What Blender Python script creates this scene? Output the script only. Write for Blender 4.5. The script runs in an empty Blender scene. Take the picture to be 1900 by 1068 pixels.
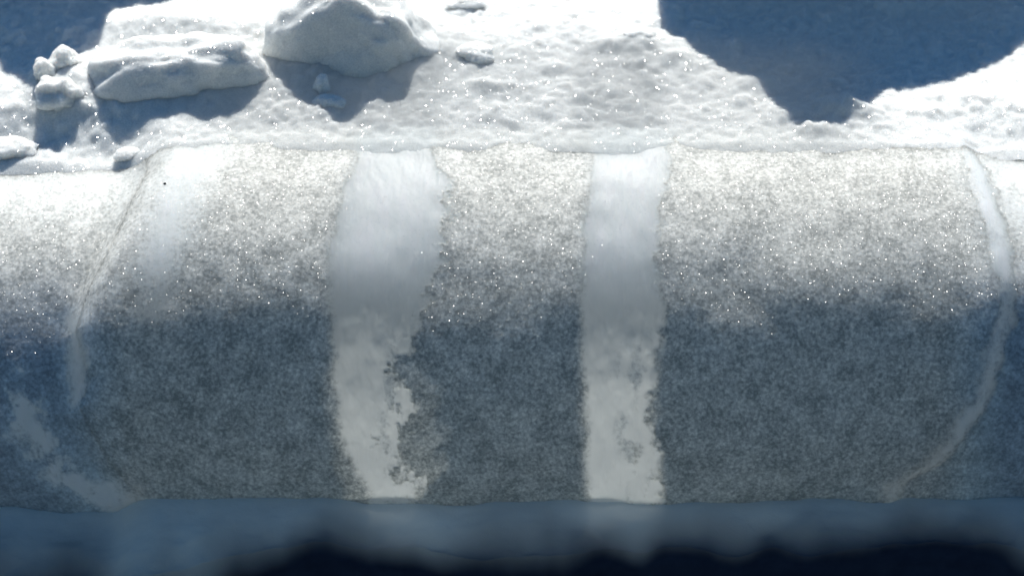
import bpy, math, random
import numpy as np
from mathutils import Vector, Matrix
random.seed(7); rng = np.random.default_rng(7)
S = bpy.context.scene
COL = S.collection

# ------------------------------------------------------------------ camera, world, sun, exposure
R = 0.480                      # radius of the rounded snow bank (m)
PITCH = math.radians(40)
DIST = 3.4
W, H = 1900.0, 1068.0
LENS = 36 * DIST / 1.9
TH0 = math.radians(38.6)
P0 = np.array([0.0, -R * math.sin(TH0), R * math.cos(TH0)])
FWD = np.array([0.0, math.cos(PITCH), -math.sin(PITCH)])
UP = np.array([0.0, math.sin(PITCH), math.cos(PITCH)])
CAMP = P0 - FWD * DIST
cd = bpy.data.cameras.new('camera'); cam = bpy.data.objects.new('camera', cd); COL.objects.link(cam)
cam.location = Vector(CAMP); cam.rotation_euler = (math.radians(90) - PITCH, 0, 0)
cd.sensor_width = 36; cd.lens = LENS; cd.clip_start = 0.05; cd.clip_end = 500
cd.dof.use_dof = True; cd.dof.focus_distance = 3.40; cd.dof.aperture_fstop = 1.7
S.camera = cam

SUN_EL, SUN_AZ = math.radians(46), math.radians(2)      # azimuth measured from +Y towards +X
SDIR = Vector((math.sin(SUN_AZ) * math.cos(SUN_EL), math.cos(SUN_AZ) * math.cos(SUN_EL), math.sin(SUN_EL)))
w = bpy.data.worlds.new('World'); S.world = w; w.use_nodes = True
nt = w.node_tree; bg = nt.nodes['Background']
sky = nt.nodes.new('ShaderNodeTexSky'); sky.sky_type = 'NISHITA'; sky.sun_disc = False
sky.sun_elevation = SUN_EL; sky.sun_rotation = SUN_AZ
sky.air_density = 1.4; sky.dust_density = 0.0; sky.ozone_density = 4.0
hs = nt.nodes.new('ShaderNodeHueSaturation'); hs.inputs['Saturation'].default_value = 1.25; nt.links.new(sky.outputs[0], hs.inputs['Color']); nt.links.new(hs.outputs[0], bg.inputs[0]); bg.inputs[1].default_value = 0.05
sd = bpy.data.lights.new('sun', 'SUN'); sun = bpy.data.objects.new('sun', sd); COL.objects.link(sun)
sd.energy = 5.0; sd.angle = math.radians(0.6); sd.color = (1.0, 0.965, 0.90)
sun.rotation_euler = SDIR.to_track_quat('Z', 'Y').to_euler(); sun.location = (0, 3, 3)
S.view_settings.view_transform = 'Standard'; S.view_settings.look = 'None'
S.view_settings.exposure = 0.58; S.view_settings.gamma = 1; S.view_settings.use_curve_mapping = False
S.cycles.max_bounces = 8; S.cycles.diffuse_bounces = 5; S.cycles.transparent_max_bounces = 8
S.cycles.sample_clamp_indirect = 6; S.cycles.sample_clamp_direct = 0
S.cycles.use_denoising = True

# ------------------------------------------------------------------ geometry helpers
def project(x, y, z):
    dx, dy, dz = x - CAMP[0], y - CAMP[1], z - CAMP[2]
    d = dy * FWD[1] + dz * FWD[2]
    return W / 2 + dx / d * DIST * 1000, H / 2 - (dy * UP[1] + dz * UP[2]) / d * DIST * 1000
def ray(u, v):
    return FWD + np.array([1, 0, 0]) * ((u - W / 2) / 1000 / DIST) + UP * ((H / 2 - v) / 1000 / DIST)
def at(u, v, z):
    r = ray(u, v); t = (z - CAMP[2]) / r[2]; return CAMP + r * t

def _h(ix, iy, iz, seed):
    n = (ix * 374761393 + iy * 668265263 + iz * 2147483647 + seed * 1274126177) & 0xFFFFFFFF
    n = ((n ^ (n >> 13)) * 1103515245) & 0xFFFFFFFF
    n = ((n ^ (n >> 15)) * 2246822519) & 0xFFFFFFFF
    return ((n ^ (n >> 16)) & 0xFFFFFF) / float(0xFFFFFF)
def vnoise(x, y, z=0.0, seed=0):
    x = np.asarray(x, float); y = np.asarray(y, float); z = np.broadcast_to(np.asarray(z, float), x.shape)
    xi, yi, zi = np.floor(x).astype(np.int64), np.floor(y).astype(np.int64), np.floor(z).astype(np.int64)
    fx, fy, fz = x - xi, y - yi, z - zi
    fx, fy, fz = [f * f * f * (f * (f * 6 - 15) + 10) for f in (fx, fy, fz)]
    r = 0
    for a in (0, 1):
        for b in (0, 1):
            for c in (0, 1):
                r = r + _h(xi + a, yi + b, zi + c, seed) * (fx if a else 1 - fx) * (fy if b else 1 - fy) * (fz if c else 1 - fz)
    return r * 2 - 1
def fbm(x, y, z=0.0, oct=4, seed=0, gain=0.5):
    s, a, f = 0, 1, 1
    for i in range(oct):
        s = s + a * vnoise(np.asarray(x) * f, np.asarray(y) * f, np.asarray(z) * f, seed + i * 17); a *= gain; f *= 2.03
    return s
def sst(a, b, x):
    t = np.clip((x - a) / (b - a), 0, 1); return t * t * (3 - 2 * t)

def mesh_from(name, verts, faces, mat, attrs=None, parent=None):
    me = bpy.data.meshes.new(name)
    n, m = len(verts), len(faces)
    me.vertices.add(n); me.vertices.foreach_set('co', np.ascontiguousarray(verts, dtype=np.float32).ravel())
    k = faces.shape[1]
    me.loops.add(m * k); me.loops.foreach_set('vertex_index', faces.astype(np.int32).ravel())
    me.polygons.add(m); me.polygons.foreach_set('loop_start', np.arange(0, m * k, k, dtype=np.int32))
    me.polygons.foreach_set('use_smooth', np.ones(m, dtype=bool))
    me.update(calc_edges=True)
    for an, av in (attrs or {}).items():
        at_ = me.attributes.new(an, 'FLOAT', 'POINT'); at_.data.foreach_set('value', np.asarray(av, np.float32).ravel())
    me.materials.append(mat)
    o = bpy.data.objects.new(name, me); COL.objects.link(o)
    if parent: o.parent = parent
    return o
def grid_faces(nr, nc):
    i = np.arange(nr * nc).reshape(nr, nc)
    return np.stack([i[:-1, :-1], i[:-1, 1:], i[1:, 1:], i[1:, :-1]], -1)
def tag(o, label=None, cat=None, group=None, kind=None):
    if label: o['label'] = label
    if cat: o['category'] = cat
    if group: o['group'] = group
    if kind: o['kind'] = kind
    return o

# ------------------------------------------------------------------ materials
class NT:
    def __init__(s, name):
        s.m = bpy.data.materials.new(name); s.m.use_nodes = True; s.t = s.m.node_tree; s.t.nodes.clear()
        s.out = s.n('ShaderNodeOutputMaterial')
        s.co = s.n('ShaderNodeTexCoord').outputs['Object']
    def n(s, typ, **kw):
        nd = s.t.nodes.new(typ)
        for k, v in kw.items(): setattr(nd, k, v)
        return nd
    def set(s, sock, v):
        if hasattr(v, 'default_value') or isinstance(v, bpy.types.NodeSocket): s.t.links.new(v, sock)
        else: sock.default_value = v
    def math(s, op, a, b=0.0, c=None, clamp=False):
        nd = s.n('ShaderNodeMath', operation=op, use_clamp=clamp); s.set(nd.inputs[0], a); s.set(nd.inputs[1], b)
        if c is not None: s.set(nd.inputs[2], c)
        return nd.outputs[0]
    def attr(s, name): return s.n('ShaderNodeAttribute', attribute_name=name).outputs['Fac']
    def noise(s, scale, detail=2, rough=0.5, vec=None):
        nd = s.n('ShaderNodeTexNoise'); s.set(nd.inputs['Vector'], vec or s.co)
        nd.inputs['Scale'].default_value = scale; nd.inputs['Detail'].default_value = detail; nd.inputs['Roughness'].default_value = rough
        return nd.outputs['Fac']
    def voro(s, scale, feature='F1'):
        nd = s.n('ShaderNodeTexVoronoi', feature=feature); s.set(nd.inputs['Vector'], s.co); nd.inputs['Scale'].default_value = scale
        return nd
    def ramp(s, fac, a, b, lo=0.0, hi=1.0):
        nd = s.n('ShaderNodeMapRange', clamp=True); s.set(nd.inputs[0], fac)
        nd.inputs[1].default_value = a; nd.inputs[2].default_value = b; s.set(nd.inputs[3], lo); s.set(nd.inputs[4], hi)
        return nd.outputs[0]
    def mixc(s, f, a, b):
        nd = s.n('ShaderNodeMix', data_type='RGBA'); s.set(nd.inputs[0], f); s.set(nd.inputs[6], a); s.set(nd.inputs[7], b)
        return nd.outputs[2]
    def bump(s, h, dist, strength=1.0):
        nd = s.n('ShaderNodeBump'); s.set(nd.inputs['Height'], h); nd.inputs['Distance'].default_value = dist; s.set(nd.inputs['Strength'], strength)
        return nd.outputs[0]
    def mixs(s, f, a, b):
        nd = s.n('ShaderNodeMixShader'); s.set(nd.inputs[0], f); s.t.links.new(a, nd.inputs[1]); s.t.links.new(b, nd.inputs[2])
        return nd.outputs[0]
    def diffuse(s, c, nrm=None):
        nd = s.n('ShaderNodeBsdfDiffuse'); s.set(nd.inputs[0], c)
        if nrm: s.t.links.new(nrm, nd.inputs['Normal'])
        return nd.outputs[0]
    def sss(s, c, scale, nrm=None):
        nd = s.n('ShaderNodeBsdfPrincipled'); s.set(nd.inputs['Base Color'], c); nd.inputs['Roughness'].default_value = .7; nd.inputs['Specular IOR Level'].default_value = 0.15
        nd.inputs['Subsurface Weight'].default_value = 1.0; s.set(nd.inputs['Subsurface Scale'], scale); nd.inputs['Subsurface Radius'].default_value = (1.15, 1.06, 1.0)
        if nrm: s.t.links.new(nrm, nd.inputs['Normal'])
        return nd.outputs[0]
    def transl(s, c): nd = s.n('ShaderNodeBsdfTranslucent'); s.set(nd.inputs[0], c); return nd.outputs[0]
    def transp(s, c=(1, 1, 1, 1)): nd = s.n('ShaderNodeBsdfTransparent'); s.set(nd.inputs[0], c); return nd.outputs[0]
    def glossy(s, c, rough, nrm=None):
        nd = s.n('ShaderNodeBsdfGlossy'); s.set(nd.inputs[0], c); s.set(nd.inputs['Roughness'], rough)
        if nrm: s.t.links.new(nrm, nd.inputs['Normal'])
        return nd.outputs[0]
    def glint(s, scale, spread=0.9):
        """facet normals: every crystal (Voronoi cell) gets a tilt of its own; returns (normal, random 0..1)"""
        v = s.voro(scale)
        geo = s.n('ShaderNodeNewGeometry')
        sub = s.n('ShaderNodeVectorMath', operation='SUBTRACT'); s.t.links.new(v.outputs['Color'], sub.inputs[0]); sub.inputs[1].default_value = (.5, .5, .5)
        sc = s.n('ShaderNodeVectorMath', operation='SCALE'); s.t.links.new(sub.outputs[0], sc.inputs[0]); sc.inputs['Scale'].default_value = spread * 2
        ad = s.n('ShaderNodeVectorMath', operation='ADD'); s.t.links.new(geo.outputs['Normal'], ad.inputs[0]); s.t.links.new(sc.outputs[0], ad.inputs[1])
        no = s.n('ShaderNodeVectorMath', operation='NORMALIZE'); s.t.links.new(ad.outputs[0], no.inputs[0])
        wn = s.n('ShaderNodeTexWhiteNoise'); s.t.links.new(v.outputs['Position'], wn.inputs['Vector'])
        return no.outputs[0], wn.outputs['Value']
    def done(s, sh): s.t.links.new(sh, s.out.inputs['Surface']); return s.m

def snow_loose():
    t = NT('loose_snow')
    n1 = t.noise(55, 4, 0.6); n2 = t.noise(320, 2, 0.6)
    h = t.math('ADD', t.math('MULTIPLY', n1, 0.6), t.math('MULTIPLY', n2, 0.35))
    b = t.bump(h, 0.005, 0.6)
    col = t.mixc(t.ramp(n2, .3, .7), (0.56, 0.585, 0.58, 1), (0.74, 0.745, 0.72, 1))
    d = t.sss(col, 0.03, b)
    gn, rv = t.glint(800, 0.8)
    g = t.glossy((1, 1, 1, 1), 0.16, gn)
    sh = t.mixs(t.math('MULTIPLY', t.math('GREATER_THAN', rv, 0.75), 0.18), d, g)
    th = t.attr('thin_or_shade')
    sh = t.mixs(t.math('MULTIPLY', th, 0.9), sh, t.transl((0.95, 0.97, 0.98, 1)))
    sh = t.mixs(t.math('MAXIMUM', t.math('SUBTRACT', th, 0.62), 0.0), sh, t.transp())
    return t.done(sh)

def snow_bank_mat():
    """coarse, damp, granular snow grading into smooth cloudy ice by the attribute 'ice'"""
    t = NT('granular_snow_and_ice')
    back = t.attr('back')
    ice0 = t.attr('ice'); brk = t.math('ADD', t.math('MULTIPLY', t.math('SUBTRACT', t.noise(120, 4, .7), .5), 1.1), t.math('MULTIPLY', t.math('SUBTRACT', t.noise(28, 3, .6), .5), .5))
    edgy = t.math('MULTIPLY', t.math('MULTIPLY', ice0, t.math('SUBTRACT', 1.0, ice0)), 4.0)
    ice = t.math('ADD', ice0, t.math('MULTIPLY', brk, t.math('MULTIPLY', edgy, 1.3)), clamp=True)
    vg = t.voro(125); grain = t.ramp(vg.outputs['Distance'], 0.15, 0.75, 1.0, 0.0)
    n1 = t.noise(185, 3, 0.6); n2 = t.noise(26, 3, 0.6); n3 = t.noise(420, 2, 0.6)
    # clear grains look dark, rounded white grains look pale
    f = t.math('ADD', t.math('MULTIPLY', t.ramp(n1, .36, .66), 0.40), t.math('MULTIPLY', t.math('MULTIPLY', grain, t.ramp(n3, .3, .7)), 0.45))
    n4 = t.noise(120, 2, 0.5); f = t.math('ADD', f, t.ramp(n4, .38, .68, -0.02, 0.34))
    f = t.math('ADD', f, t.ramp(n2, .3, .7, -0.26, 0.20), clamp=True)
    f = t.ramp(f, .02, .98)
    gcol = t.mixc(f, (0.28, 0.285, 0.255, 1), (0.94, 0.92, 0.84, 1))
    gcol = t.mixc(t.math('MULTIPLY', t.attr('end_shade'), .75), gcol, t.mixc(f, (0.08, 0.10, 0.13, 1), (0.38, 0.42, 0.47, 1)))  # shade painted into the grain colours of the end panels
    streak = t.n('ShaderNodeMapping'); t.t.links.new(t.co, streak.inputs[0]); streak.inputs['Scale'].default_value = (1, .18, .18)
    s1 = t.noise(60, 3, 0.6, streak.outputs[0])
    icol = t.mixc(t.ramp(s1, .35, .65), (0.84, 0.88, 0.84, 1), (0.94, 0.96, 0.92, 1))
    pit = t.math('MULTIPLY', t.ramp(t.noise(210, 2, 0.7), .60, .68), 0.35)
    icol = t.mixc(pit, icol, (0.45, 0.52, 0.55, 1))
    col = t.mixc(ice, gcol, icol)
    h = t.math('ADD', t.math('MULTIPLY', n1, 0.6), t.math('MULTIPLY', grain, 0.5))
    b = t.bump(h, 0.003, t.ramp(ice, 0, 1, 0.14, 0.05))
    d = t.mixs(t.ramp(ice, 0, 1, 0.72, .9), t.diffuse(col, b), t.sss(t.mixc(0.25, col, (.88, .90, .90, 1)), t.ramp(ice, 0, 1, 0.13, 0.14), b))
    gn, rv = t.glint(900, 0.65)
    g = t.glossy((1, 0.99, 0.97, 1), 0.22, gn)
    amt = t.math('MULTIPLY', t.math('GREATER_THAN', rv, t.ramp(ice, 0, 1, 0.50, 0.96)), 0.03)
    sh = t.mixs(amt, d, g)
    sh = t.mixs(t.ramp(ice, 0, 1, 0.0, 0.02), sh, t.glossy((1, 1, .98, 1), .50, b))
    tr = t.math('MULTIPLY', back, t.ramp(ice, 0, 1, t.ramp(t.attr('thinice'), .28, .88, .12, .40), t.attr('thinice')))
    tcol = t.mixc(ice, t.mixc(f, (0.26, .28, .26, 1), (1, 1, .93, 1)), (0.93, 0.96, 0.95, 1))
    sh = t.mixs(tr, sh, t.transl(tcol))
    sh = t.mixs(t.attr('clear'), sh, t.transp((.97, .99, .98, 1)))
    return t.done(sh)

def snow_smooth(name='packed_snow', c=(0.80, 0.84, 0.81, 1)):
    t = NT(name)
    b = t.bump(t.noise(30, 5, .6), 0.010, 0.6)
    dark = t.diffuse(t.mixc(t.noise(25, 3), (0.012, 0.016, 0.03, 1), (0.035, 0.045, 0.07, 1)))
    d = t.diffuse(t.mixc(t.noise(300, 2), c, tuple(x * 1.12 for x in c[:3]) + (1,)), b)
    d = t.mixs(0.62, d, t.transl((.88, .95, .93, 1)))
    return t.done(t.mixs(t.attr('thin_or_shade'), d, dark))  # outer rim of the shelf blended to near-black as painted shade
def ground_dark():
    t = NT('shade_dark_ground')  # near-black base colour stands in for the shade below the bank
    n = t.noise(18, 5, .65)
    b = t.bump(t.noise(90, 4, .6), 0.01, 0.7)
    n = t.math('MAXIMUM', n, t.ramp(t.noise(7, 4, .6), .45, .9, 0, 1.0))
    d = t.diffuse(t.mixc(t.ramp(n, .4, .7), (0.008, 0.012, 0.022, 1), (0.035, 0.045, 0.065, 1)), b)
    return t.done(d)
def plain_diffuse(name, c):
    t = NT(name); return t.done(t.diffuse(c))
def grit_mat():
    t = NT('dark_grit'); return t.done(t.diffuse(t.mixc(t.noise(500), (.02, .02, .02, 1), (.06, .05, .04, 1))))

M_LOOSE, M_BANK, M_SMOOTH, M_DARK = snow_loose(), snow_bank_mat(), snow_smooth(), ground_dark()
M_BOUNCE = plain_diffuse('bounce_white', (0.96, 0.97, 0.97, 1))  # bright white for the added light-bouncing liner
M_GRIT = grit_mat()

# ------------------------------------------------------------------ the snow bank: rounded wall, granular panels and ice bands
def edge(pts, v):
    p = np.array(pts, float); return np.interp(v, p[:, 1], p[:, 0])
ARC_L = [(268, 300), (240, 350), (205, 430), (158, 520), (134, 600), (162, 690), (142, 745), (190, 840), (262, 925)]
ARC_R = [(1775, 260), (1800, 330), (1838, 430), (1850, 520), (1842, 620), (1818, 700), (1785, 780), (1725, 860), (1640, 905)]
B1L = [(672, 255), (636, 350), (613, 450), (607, 560), (618, 680), (634, 830), (685, 915)]
B1R = [(812, 255), (822, 400), (822, 480), (782, 570), (752, 640), (742, 720), (738, 830), (778, 890), (790, 915)]
B2L = [(1102, 250), (1088, 380), (1079, 480), (1076, 560), (1082, 650), (1083, 740), (1092, 915)]
B2R = [(1242, 250), (1226, 400), (1218, 480), (1228, 560), (1225, 700), (1214, 800), (1216, 915)]

nx, nth = 1060, 390
xs = np.linspace(-1.16, 1.22, nx)
ths = np.radians(np.linspace(-7.0, 93, nth))
X, TH = np.meshgrid(xs, ths)
Y0, Z0 = -R * np.sin(TH), R * np.cos(TH)
U, V = project(X, Y0, Z0)
jag = 9 * fbm(X * 30, TH * 14, 0, 4, 11) + 4 * fbm(X * 120, TH * 60, 0, 2, 12)
low = sst(560, 760, V)                                  # rags grow towards the bottom
soft = 13
def inside(L, Rr, jl, jr):
    return sst(-soft, soft, U - edge(L, V) + jl) * sst(-soft, soft, edge(Rr, V) - U + jr)
n_rag = fbm(X * 22, TH * 9, 0, 5, 21, .62)
b1 = inside(B1L, B1R, jag * .55, jag * 1.6 + n_rag * (12 + 26 * low))
hole = sst(-0.25, 0.9, fbm(X * 40, TH * 9, 3, 5, 23, .65)) * low * sst(680, 760, U) * .9
b1 = b1 * (1 - hole)
b2 = inside(B2L, B2R, jag * .5, jag * 1.0 + n_rag * (5 + 10 * low))
hole2 = sst(0.0, 0.9, fbm(X * 40 + 5, TH * 9, 9, 5, 27, .65)) * low * sst(1110, 1190, U) * .55
b2 = b2 * (1 - hole2)
# faint third band near the left, wide at the brow and fading out at mid height
b3c = edge([(375, 260), (335, 340), (310, 430), (285, 520), (275, 620)], V)
b3 = np.exp(-((U - b3c) / edge([(62, 260), (52, 400), (40, 520), (25, 600)], V)) ** 2) * (1 - sst(500, 620, V + 60 * n_rag)) * .85
# pale icy arcs at both ends
aR = edge(ARC_R, V)
r1 = (1 + .5 * np.clip(n_rag, -.4, .6)) * np.exp(-((U - aR - 16 + jag * 1.1) / (23 + 3 * (1 - sst(300, 500, V)))) ** 2) * (1.0 - .1 * sst(600, 900, V)) * sst(240, 300, V)
r2 = sst(1800, 1840, U) * (1 - sst(380, 470, V)) * .55
l1 = np.exp(-((U - edge([(-40, 600), (10, 700), (50, 790), (120, 870), (240, 925)], V) + jag * 1.5) / edge([(26, 600), (40, 720), (34, 800), (60, 925)], V)) ** 2) * sst(600, 680, V) * (0.95 + .9 * np.clip(n_rag * 1.3, -1, .6))
l2 = np.exp(-((U - edge([(125, 540), (135, 600), (150, 690), (140, 740)], V) + 6 + jag * 1.2) / (26 + 8 * n_rag)) ** 2) * sst(520, 580, V) * (1 - sst(720, 760, V)) * .95
left_ice = sst(-20, 20, edge(ARC_L, V) - U) * (1 - sst(300, 430, V)) * .35
iceB = np.maximum(b1, b2)
ice = np.clip(np.maximum.reduce([iceB, b3, r1, r2, l1, l2, left_ice]), 0, 1)
# shape: end segments sit lower and further back than the middle one
ww = np.interp(V, [300, 500], [60, 38]); wl = sst(-ww, ww, edge(ARC_L, V) - U); wr = sst(-10, 30, U - edge(ARC_R, V) - 14)
rough = 1 - ice
disp = rough * (0.00032 * fbm(X * 95, TH * 46, 0, 3, 31) + 0.0003 * np.abs(vnoise(X * 150, TH * 75, 0, 37)))
disp = disp + 0.004 * fbm(X * 7, TH * 3, 0, 3, 33, .5) - iceB * 0.002 + ice * 0.0009 * fbm(X * 60, TH * 12, 0, 3, 35)
disp = disp - 0.016 * wl - 0.014 * wr
rr = R + disp
bottomwave = 0.010 * fbm(X * 5, 0 * X, 0, 3, 41)
PY = -rr * np.sin(TH)
PZ = rr * np.cos(TH) - 0.040 * wl - 0.004 * wr
co = np.stack([X, PY, PZ], -1).reshape(-1, 3)
back = np.maximum(sst(-.82, -.70, X) * (1 - sst(.78, .90, X)), .5 * sst(.25, .6, ice))
thf = np.degrees(TH)
clear = iceB * back * (0.22 + .05 * sst(5, 30, thf)) * (1 - sst(38, 54, thf)) + back * (.04 + .24 * iceB) * sst(60, 80, thf)
end_shade = np.maximum(1 - sst(60, 230, U), sst(1780, 1890, U)) * sst(430, 640, V)  # mask for painted shade in the low outer corners
thinice = .28 + .60 * sst(27, 45, thf)
attrs = {'ice': ice, 'back': back, 'clear': clear, 'thinice': thinice, 'end_shade': end_shade}
F = grid_faces(nth, nx)
Uq = (U[:-1, :-1] + U[1:, 1:]) / 2; Vq = (V[:-1, :-1] + V[1:, 1:]) / 2
q1 = b1[:-1, :-1] > .5; q2 = b2[:-1, :-1] > .5; qr = (r1[:-1, :-1] > .42)
mids = (Uq > 715) & (Uq < 1150)
qL = Uq < edge(ARC_L, Vq); qR = (Uq > edge(ARC_R, Vq) + 14) & ~qr
owner = np.where(qL, 0, np.where(qR, 4, np.where(Uq < 715, 1, np.where(mids, 2, 3))))
owner = np.where(qr, 7, owner)
owner = np.where(q1, 5, np.where(q2, 6, owner))
bank = bpy.data.objects.new('snow_bank', None); COL.objects.link(bank)
tag(bank, 'rounded bank of coarse grey snow with two pale ice bands', 'snow bank')
names = {0: ('snow_panel', 'lower, bluish granular end panel left of the curved step'),
         1: ('snow_panel', 'granular snow panel left of the wider ice band'),
         2: ('snow_panel', 'narrow granular snow panel between the two ice bands'),
         3: ('snow_panel', 'widest granular snow panel right of the narrower ice band'),
         4: ('snow_panel', 'dark granular end panel beyond the curved pale seam'),
         5: ('ice_band', 'wider pale ice band with a ragged right edge'),
         6: ('ice_band', 'narrower pale ice band with straight edges'),
         7: ('ice_seam', 'slim curved pale icy seam near the right end')}
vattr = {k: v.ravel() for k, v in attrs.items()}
for k, (nm, lb) in names.items():
    f = F[owner == k].reshape(-1, 4)
    used, inv = np.unique(f, return_inverse=True)
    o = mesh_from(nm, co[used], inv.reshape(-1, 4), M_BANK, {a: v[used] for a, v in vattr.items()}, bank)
    # keep one continuous shading across the joints
    o['label'] = lb
# added white liner in the hollow bank, bouncing light into the ice bands
def box(name, x0, x1, y0, y1, z0, z1, mat, parent):
    v = np.array([(x, y, z) for x in (x0, x1) for y in (y0, y1) for z in (z0, z1)])
    f = np.array([(0, 1, 3, 2), (4, 6, 7, 5), (0, 4, 5, 1), (2, 3, 7, 6), (0, 2, 6, 4), (1, 5, 7, 3)])
    o = mesh_from(name, v, f, mat, None, parent)
    o.data.polygons.foreach_set('use_smooth', np.zeros(6, dtype=bool)); return o
kk = np.linspace(0, math.pi / 2, 40)
cy = np.r_[-R - .20, -R - .02, -.2 + .66 * np.sin(kk), .46]; cz = np.r_[-.15, -.14, -.136 + .51 * (1 - np.cos(kk)), R - .03]
cv = np.array([(x, a, b) for a, b in zip(cy, cz) for x in (-1.16, 1.22)])
mesh_from('bounce_liner', cv, grid_faces(len(cy), 2).reshape(-1, 4), M_BOUNCE, None, bank)

# ------------------------------------------------------------------ snow field above the bank
def nonuni(a, b, step, lo, hi, n=26):
    core = np.arange(a, b + step / 2, step)
    k = np.linspace(0, 1, n + 1)[1:] ** 3.2
    parts = [core]
    if lo is not None: parts.insert(0, (a - (a - lo) * k)[::-1])
    if hi is not None: parts.append(core[-1] + (hi - core[-1]) * k)
    return np.concatenate(parts)
gx = nonuni(-1.2, 1.3, 0.0042, -60, 60)
gy = nonuni(-0.014, 0.62, 0.0042, None, 120, 60)
GX, GY = np.meshgrid(gx, gy)
def bumpf(u, v, ru, rv, h, p=2.0, rot=0.0):
    """a soft mound centred where the photograph shows it"""
    c = at(u, v, R); dx = (GX - c[0]); dy = (GY - c[1])
    ca, sa = math.cos(rot), math.sin(rot)
    a = (dx * ca + dy * sa) / (ru / 1000); b = (-dx * sa + dy * ca) / (rv / 1000 / math.sin(PITCH))
    return h * np.exp(-(a * a + b * b) ** (p / 2))
Zg = np.zeros_like(GX)
near = np.exp(-(np.maximum(GY - 0.6, 0) / .8) ** 2)
Zg += 0.010 * fbm(GX * 3.2, GY * 3.2, 0, 3, 51) * sst(0.02, .2, GY)
Zg += 0.0060 * np.clip(fbm(GX * 15, GY * 17, 0, 4, 53), 0, 2) * sst(0.01, .1, GY) * near
Zg += 0.0022 * fbm(GX * 60, GY * 60, 0, 3, 55) * near * sst(0, .03, GY)
lumpy = sst(-.1, .5, fbm(GX * 6 + 3, GY * 8, 0, 2, 57))
Zg += 0.008 * lumpy * np.clip(fbm(GX * 28, GY * 30, 0, 3, 59) - .15, 0, 1) * near * sst(.02, .08, GY)
MOUNDS = [(1515, 244, 46, 12, .012), (1565, 205, 60, 22, .022), (335, 150, 235, 62, .046), (664, 100, 225, 80, .050), (115, 165, 90, 48, .034), (1185, 92, 60, 22, .022), (1250, 118, 45, 18, .014), (1130, 95, 30, 14, .012), (1030, 135, 26, 12, .010), (905, 172, 40, 14, .010),
          (1410, 150, 40, 18, .012), (860, 22, 45, 18, .016), (1720, 212, 24, 12, .008), (1250, 30, 80, 40, .012), (980, 60, 60, 25, .010),
          (330, 60, 190, 40, .050), (60, 60, 110, 80, .030), (230, 262, 34, 12, .010), (60, 262, 80, 22, .014), (1100, 190, 60, 16, .006)]
for m in MOUNDS: Zg += bumpf(*m)
Ug, Vg = project(GX, GY, R)
wlg = sst(-60, 60, 268 - Ug); wrg = sst(-10, 30, Ug - 1790)
front = 1 - sst(0.02, 0.16, GY)
Zg -= (0.056 * wlg + 0.018 * wrg) * front
seam = 0.004 * fbm(GX * 9, 0 * GX, 0, 4, 61) + .0022 * fbm(GX * 70, GY * 70, 0, 3, 62)
yy = np.minimum(GY, 0)
Zg += (np.sqrt(R * R - yy * yy) - R) + 0.0035 + np.minimum(0, (GY - .012) * .22) * 1.2 + seam * sst(.06, .0, -GY * 0 + .03)
Yg = GY
thin_or_shade = np.zeros_like(GX)
cr1 = sst(-.36, -.30, GX) * (1 - sst(-.17, -.10, GX)); cr2 = sst(.10, .15, GX) * (1 - sst(.27, .33, GX))
thin_or_shade = (0.44 * sst(-.80, -.50, GX) * (1 - sst(.55, .85, GX)) + 0.20 * (1 + .35 * fbm(GX * 14, GY * 14, 0, 3, 63)) * np.maximum(cr1, cr2)) * (1 - sst(.26, .46, GY)) 
g = mesh_from('snow_ground', np.stack([GX, Yg, R + Zg], -1).reshape(-1, 3), grid_faces(*GX.shape).reshape(-1, 4), M_LOOSE, {'thin_or_shade': thin_or_shade})
tag(g, kind='structure')
from mathutils.bvhtree import BVHTree
def ground_z(x, y):
    j = np.searchsorted(gx, x); i = min(np.searchsorted(gy, y), len(gy) - 1); return R + Zg[i, min(j, len(gx) - 1)]

# ------------------------------------------------------------------ snow shelf below the bank and the ground under it, coloured dark for shade
sx = np.linspace(-1.5, 1.55, 620); st = np.linspace(0, 1, 120)
SX, ST = np.meshgrid(sx, st)
wlx = sst(-.68, -.78, SX)
wid = 0.130 + 0.025 * fbm(SX * 4, 0 * SX, 0, 3, 71) + 0.05 * sst(-.35, -.7, SX) - .03 * sst(.5, .95, SX)
arc = ST * (wid + 0.10)
SY = -R + 0.03 - np.minimum(arc, wid) - 0.012 * sst(0, 1, (arc - wid) / .05)
SZ = -0.008 - 0.040 * wlx + 0.010 * fbm(SX * 5, 0 * SX, 0, 3, 41) - 0.9 * np.maximum(arc - wid, 0) - 0.035 * sst(.3, 1.0, arc / wid) ** 2
SZ += 0.004 * fbm(SX * 12, SY * 12, 0, 3, 73)
edge_n = fbm(SX * 6, SY * 3, 0, 3, 75, .45)
shelf_shade = sst(.28, 1.38, arc / wid + .30 * edge_n)  # painted shade: snow colour darkens towards the shelf's front edge
SZ += .012 * fbm(SX * 7, SY * 14, 0, 3, 74) * sst(.3, .8, arc / wid)
sh_ = mesh_from('snow_shelf', np.stack([SX, SY, SZ], -1).reshape(-1, 3), grid_faces(*SX.shape)[:, ::-1].reshape(-1, 4)[:, ::-1], M_SMOOTH, {'thin_or_shade': shelf_shade})
tag(sh_, kind='structure')
dx_ = nonuni(-1.5, 1.5, .02, -60, 60); dy_ = nonuni(-1.6, -.1, .02, -60, None)
DX, DY = np.meshgrid(dx_, dy_)
DZ = -0.16 + 0.02 * fbm(DX * 6, DY * 6, 0, 4, 81) * np.exp(-(DY / 3) ** 2)
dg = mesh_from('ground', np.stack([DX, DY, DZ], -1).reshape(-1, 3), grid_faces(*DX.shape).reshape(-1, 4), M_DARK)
tag(dg, kind='structure')

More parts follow.
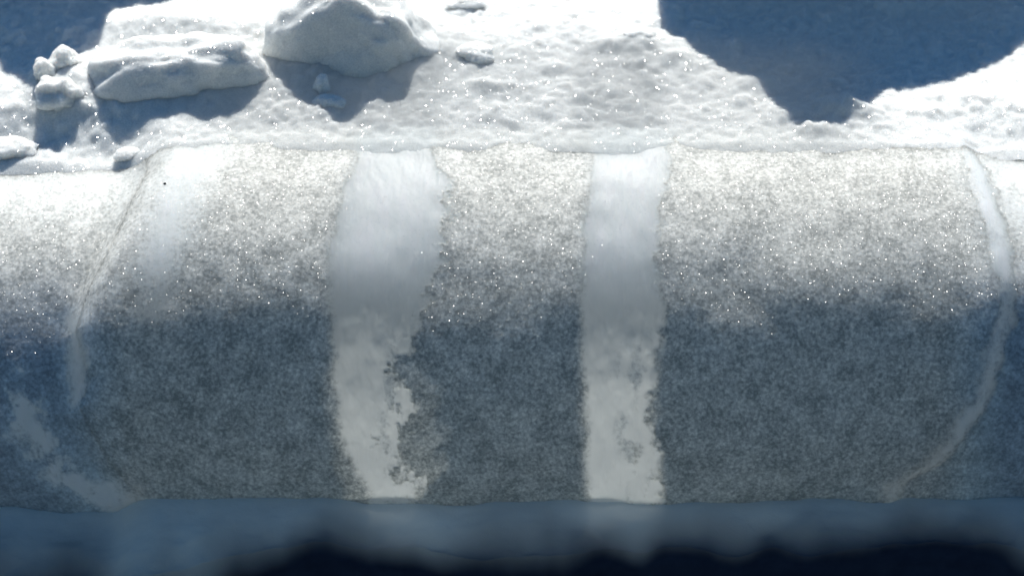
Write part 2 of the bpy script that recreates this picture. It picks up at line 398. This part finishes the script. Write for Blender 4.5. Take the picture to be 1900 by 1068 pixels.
# ------------------------------------------------------------------ loose lumps and blocks of snow
def ico(sub):
    import bmesh
    bm = bmesh.new(); bmesh.ops.create_icosphere(bm, subdivisions=sub, radius=1.0)
    v = np.array([p.co[:] for p in bm.verts]); f = np.array([[q.index for q in t.verts] for t in bm.faces]); bm.free(); return v, f
ICO = {s: ico(s) for s in (3, 4, 5, 6)}
def lump(name, u, v, ru, rv, hh, seed, label, cat, group=None, sub=4, rough=.22, fr=1.6, sink=.35, rot=0, fine=.05, shape=None, zoff=None):
    V3, F3 = ICO[sub]
    c = at(u, v, (R if zoff is None else zoff) + (hh * (1 - sink) * .6 if sink > .01 else 0))
    n = fbm(V3[:, 0] * fr + seed, V3[:, 1] * fr, V3[:, 2] * fr, 3, seed)
    n2 = fbm(V3[:, 0] * 7 + seed, V3[:, 1] * 7, V3[:, 2] * 7, 3, seed + 3)
    P = V3 * (1 + rough * n + fine * n2)[:, None]
    if shape: P = shape(P)
    P = P * np.array([ru / 1000, rv / 1000 / .72, hh])
    P[:, 2] += hh * (1 - 2 * sink) * .5 * (sink > .01)
    o = mesh_from(name, P, F3, M_LOOSE, {'thin_or_shade': np.zeros(len(P))})
    o.location = (c[0], c[1], (ground_z(c[0], c[1]) if zoff is None else zoff) - hh * sink * .2); o.rotation_euler = (0, 0, rot)
    tag(o, label, cat, group); return o

def big_shape(P):
    P = P.copy()
    P = np.sign(P) * np.abs(P) ** np.array([.90, .66, .80])
    up = P[:, 2] > 0
    P[:, 2] = np.where(up, P[:, 2] * (1 - .30 * sst(.15, 1.0, P[:, 0]) - .28 * sst(.1, .9, -P[:, 0])), P[:, 2])
    P[:, 2] -= .16 * np.exp(-(((P[:, 0] - .28) / .22) ** 2 + ((P[:, 1] + .25) / .6) ** 2)) * up
    P[:, 1] += .10 * np.exp(-(((P[:, 0] - .35) / .3) ** 2)) * (P[:, 1] < 0) * up * P[:, 2]
    return P
lump('snow_lump', 664, 110, 162, 74, 0.205, 3, 'largest rounded snow lump, saddle-topped, casting a blue pointed shadow', 'snow lump', sub=6, rough=.22, fr=1.15, fine=.018, sink=0, shape=big_shape, zoff=R)
def left_shape(P):
    P = np.sign(P) * np.abs(P) ** np.array([1, .75, .8]); P[:, 2] *= 1 + .15 * P[:, 0]; return P
lump('snow_mound', 335, 160, 170, 56, 0.118, 8, 'long low snow mound left of the largest lump, with a shaded hollow', 'snow mound', sub=6, rough=.24, fr=1.1, fine=.02, sink=0, shape=left_shape, zoff=R)
G = 'small snow crumbs round the lumps'
SM = [(598, 172, 17, 11, .034, 'small pointed pale crumb in the shade of the largest lump, upper of two'),
      (610, 196, 30, 12, .022, 'flat pale crumb in the shade of the largest lump, lower of two'),
      (882, 118, 40, 20, .022, 'oval snow crumb just right of the largest lump'),
      (125, 140, 34, 22, .034, 'craggy crumb on the left shoulder of the long mound'),
      (84, 158, 22, 16, .026, 'topmost left spiky crumb at the edge of the blue shade'),
      (112, 185, 42, 26, .034, 'round snow crumb at the left foot of the long mound'),
      (232, 255, 28, 13, .011, 'low crumb just above the left step of the bank'),
      (20, 240, 52, 24, .020, 'low bluish crumb at the left edge of the picture'),
      (865, 22, 44, 18, .012, 'crumb near the top edge, right of the largest lump'),
      (1186, 82, 34, 16, .011, 'crumb on the sunlit slope left of the big blue shadow')]
for i, (u, v, ru, rv, hh, lb) in enumerate(SM):
    lump('snow_crumb', u, v, ru, rv, hh, 20 + i * 5, lb, 'snow crumb', G, sub=5, rough=.20 if u > 200 else .30, fr=1.2, fine=.02, sink=.5)

for i, (u, v, ru, rv, hh, zz, lb) in enumerate([(1205, 948, 20, 14, .016, -.055, 'small blurred snow crumb on the shaded strip under the narrower ice band'),
        (285, 1005, 30, 16, .020, -.085, 'small blurred snow crumb in the dark below the left end of the bank'),
        (1812, 1012, 16, 12, .014, -.14, 'faint snow crumb in the shade-dark ground at the lower right')]):
    lump('snow_crumb', u, v, ru, rv, hh, 120 + i * 5, lb, 'snow crumb', 'snow crumbs in the shade below the bank', sub=4, rough=.3, fr=1.4, fine=.05, zoff=zz)

# snow blocks standing just beyond the top of the frame: they throw the blue shadows
def block(name, y0, outline, label, thick=.24, seed=0):
    """outline: photo points of the shadow's edge on the snow, left to right"""
    tan = math.tan(SUN_EL) / math.cos(SUN_AZ); shx = math.tan(SUN_AZ)
    pts = []
    for u, v in outline:
        q = at(u, v, R + .006); hgt = (y0 - q[1]) * tan
        pts.append((q[0] + (y0 - q[1]) * shx, max(hgt, 0)))
    pts = np.array(pts)
    tt = np.linspace(0, 1, 220)
    d = np.r_[0, np.cumsum(np.hypot(*np.diff(pts, axis=0).T))]; d /= d[-1]
    xx = np.interp(tt, d, pts[:, 0]); hh = np.interp(tt, d, pts[:, 1])
    hh = hh + .007 * fbm(xx * 40, 0 * xx, 0, 4, seed, .6)
    prof = [(-.07, -.02), (-.062, .25), (-.045, .55), (-.022, .85), (-.006, .97), (0, 1.0), (.02, .97), (.07, .85), (.15, .55), (.21, .25), (thick, -.02)]
    rows = []
    for k in range(10):
        for s in range(3):
            a, b = prof[k], prof[k + 1]; f = s / 3; rows.append((a[0] + (b[0] - a[0]) * f, a[1] + (b[1] - a[1]) * f))
    rows.append(prof[-1])
    XX = []
    for (dy, hz) in rows:
        cx = (xx.min() + xx.max()) / 2
        z = hh * hz if hz > 0 else np.full_like(xx, -.03)
        amp = 1 - abs(hz - 1) * 0
        nn = .012 * fbm(xx * 12, np.full_like(xx, dy * 12), z * 12, 3, seed + 1) * (1 if hz < .95 else 0)
        XX.append(np.stack([xx + (cx - xx) * 0.0, np.full_like(xx, y0 + dy) + nn - (0.0 if dy < 0 else 0), R + z], -1))
    Vv = np.array(XX).reshape(-1, 3)
    n = len(xx); Ff = grid_faces(len(rows), n).reshape(-1, 4)
    # cap both ends and the foot
    o = mesh_from(name, Vv, Ff, M_LOOSE, {'thin_or_shade': np.zeros(len(Vv))})
    tag(o, label, 'snow block'); return o
block('snow_block', .66, [(1214, -260), (1216, -40), (1219, 20), (1226, 66), (1262, 78), (1300, 100), (1345, 122), (1395, 145), (1425, 172), (1450, 208), (1474, 238), (1520, 240), (1570, 238),
      (1598, 218), (1625, 195), (1645, 172), (1700, 162), (1760, 145), (1830, 120), (1880, 98), (1930, 62), (1990, 20), (2040, -40), (2070, -260)],
      'peaked snow block above the frame whose blue shadow fills the upper right', seed=5)
block('snow_block', .70, [(192, -270), (195, -30), (197, 26), (240, 26), (275, 18), (320, 0), (345, -20), (380, -60), (400, -270)],
      'small snow block above the frame left of the largest lump', seed=9)
block('snow_block', .70, [(-420, -270), (-300, 40), (-20, 110), (20, 150), (60, 185), (105, 145), (150, 112), (185, 92), (196, 66), (178, 20), (172, -60), (170, -270)],
      'snow block above the frame at the upper left corner', seed=13)

# dark grit specks frozen into the bank
for u, v, r, lb in [(306, 341, .0026, 'dark grit speck left of the pale streak high on the bank'), (882, 777, .0024, 'tiny dark grit speck low on the panel between the ice bands')]:
    r_ = ray(u, v); lo, hi = 2.4, 4.2
    a = r_[1] ** 2 + r_[2] ** 2; b = 2 * (CAMP[1] * r_[1] + CAMP[2] * r_[2]); c = CAMP[1] ** 2 + CAMP[2] ** 2 - (R + .001) ** 2
    t_ = (-b - math.sqrt(b * b - 4 * a * c)) / (2 * a); p = CAMP + r_ * t_
    V3, F3 = ICO[3]; P = V3 * (1 + .4 * fbm(V3[:, 0] * 2, V3[:, 1] * 2, V3[:, 2] * 2, 2, 5))[:, None] * r
    o = mesh_from('grit_speck', P, F3, M_GRIT); o.location = p; tag(o, lb, 'grit speck')
print('rows: top', project(0, 0, R)[1], 'bottom', project(0, -R, 0.0)[1])
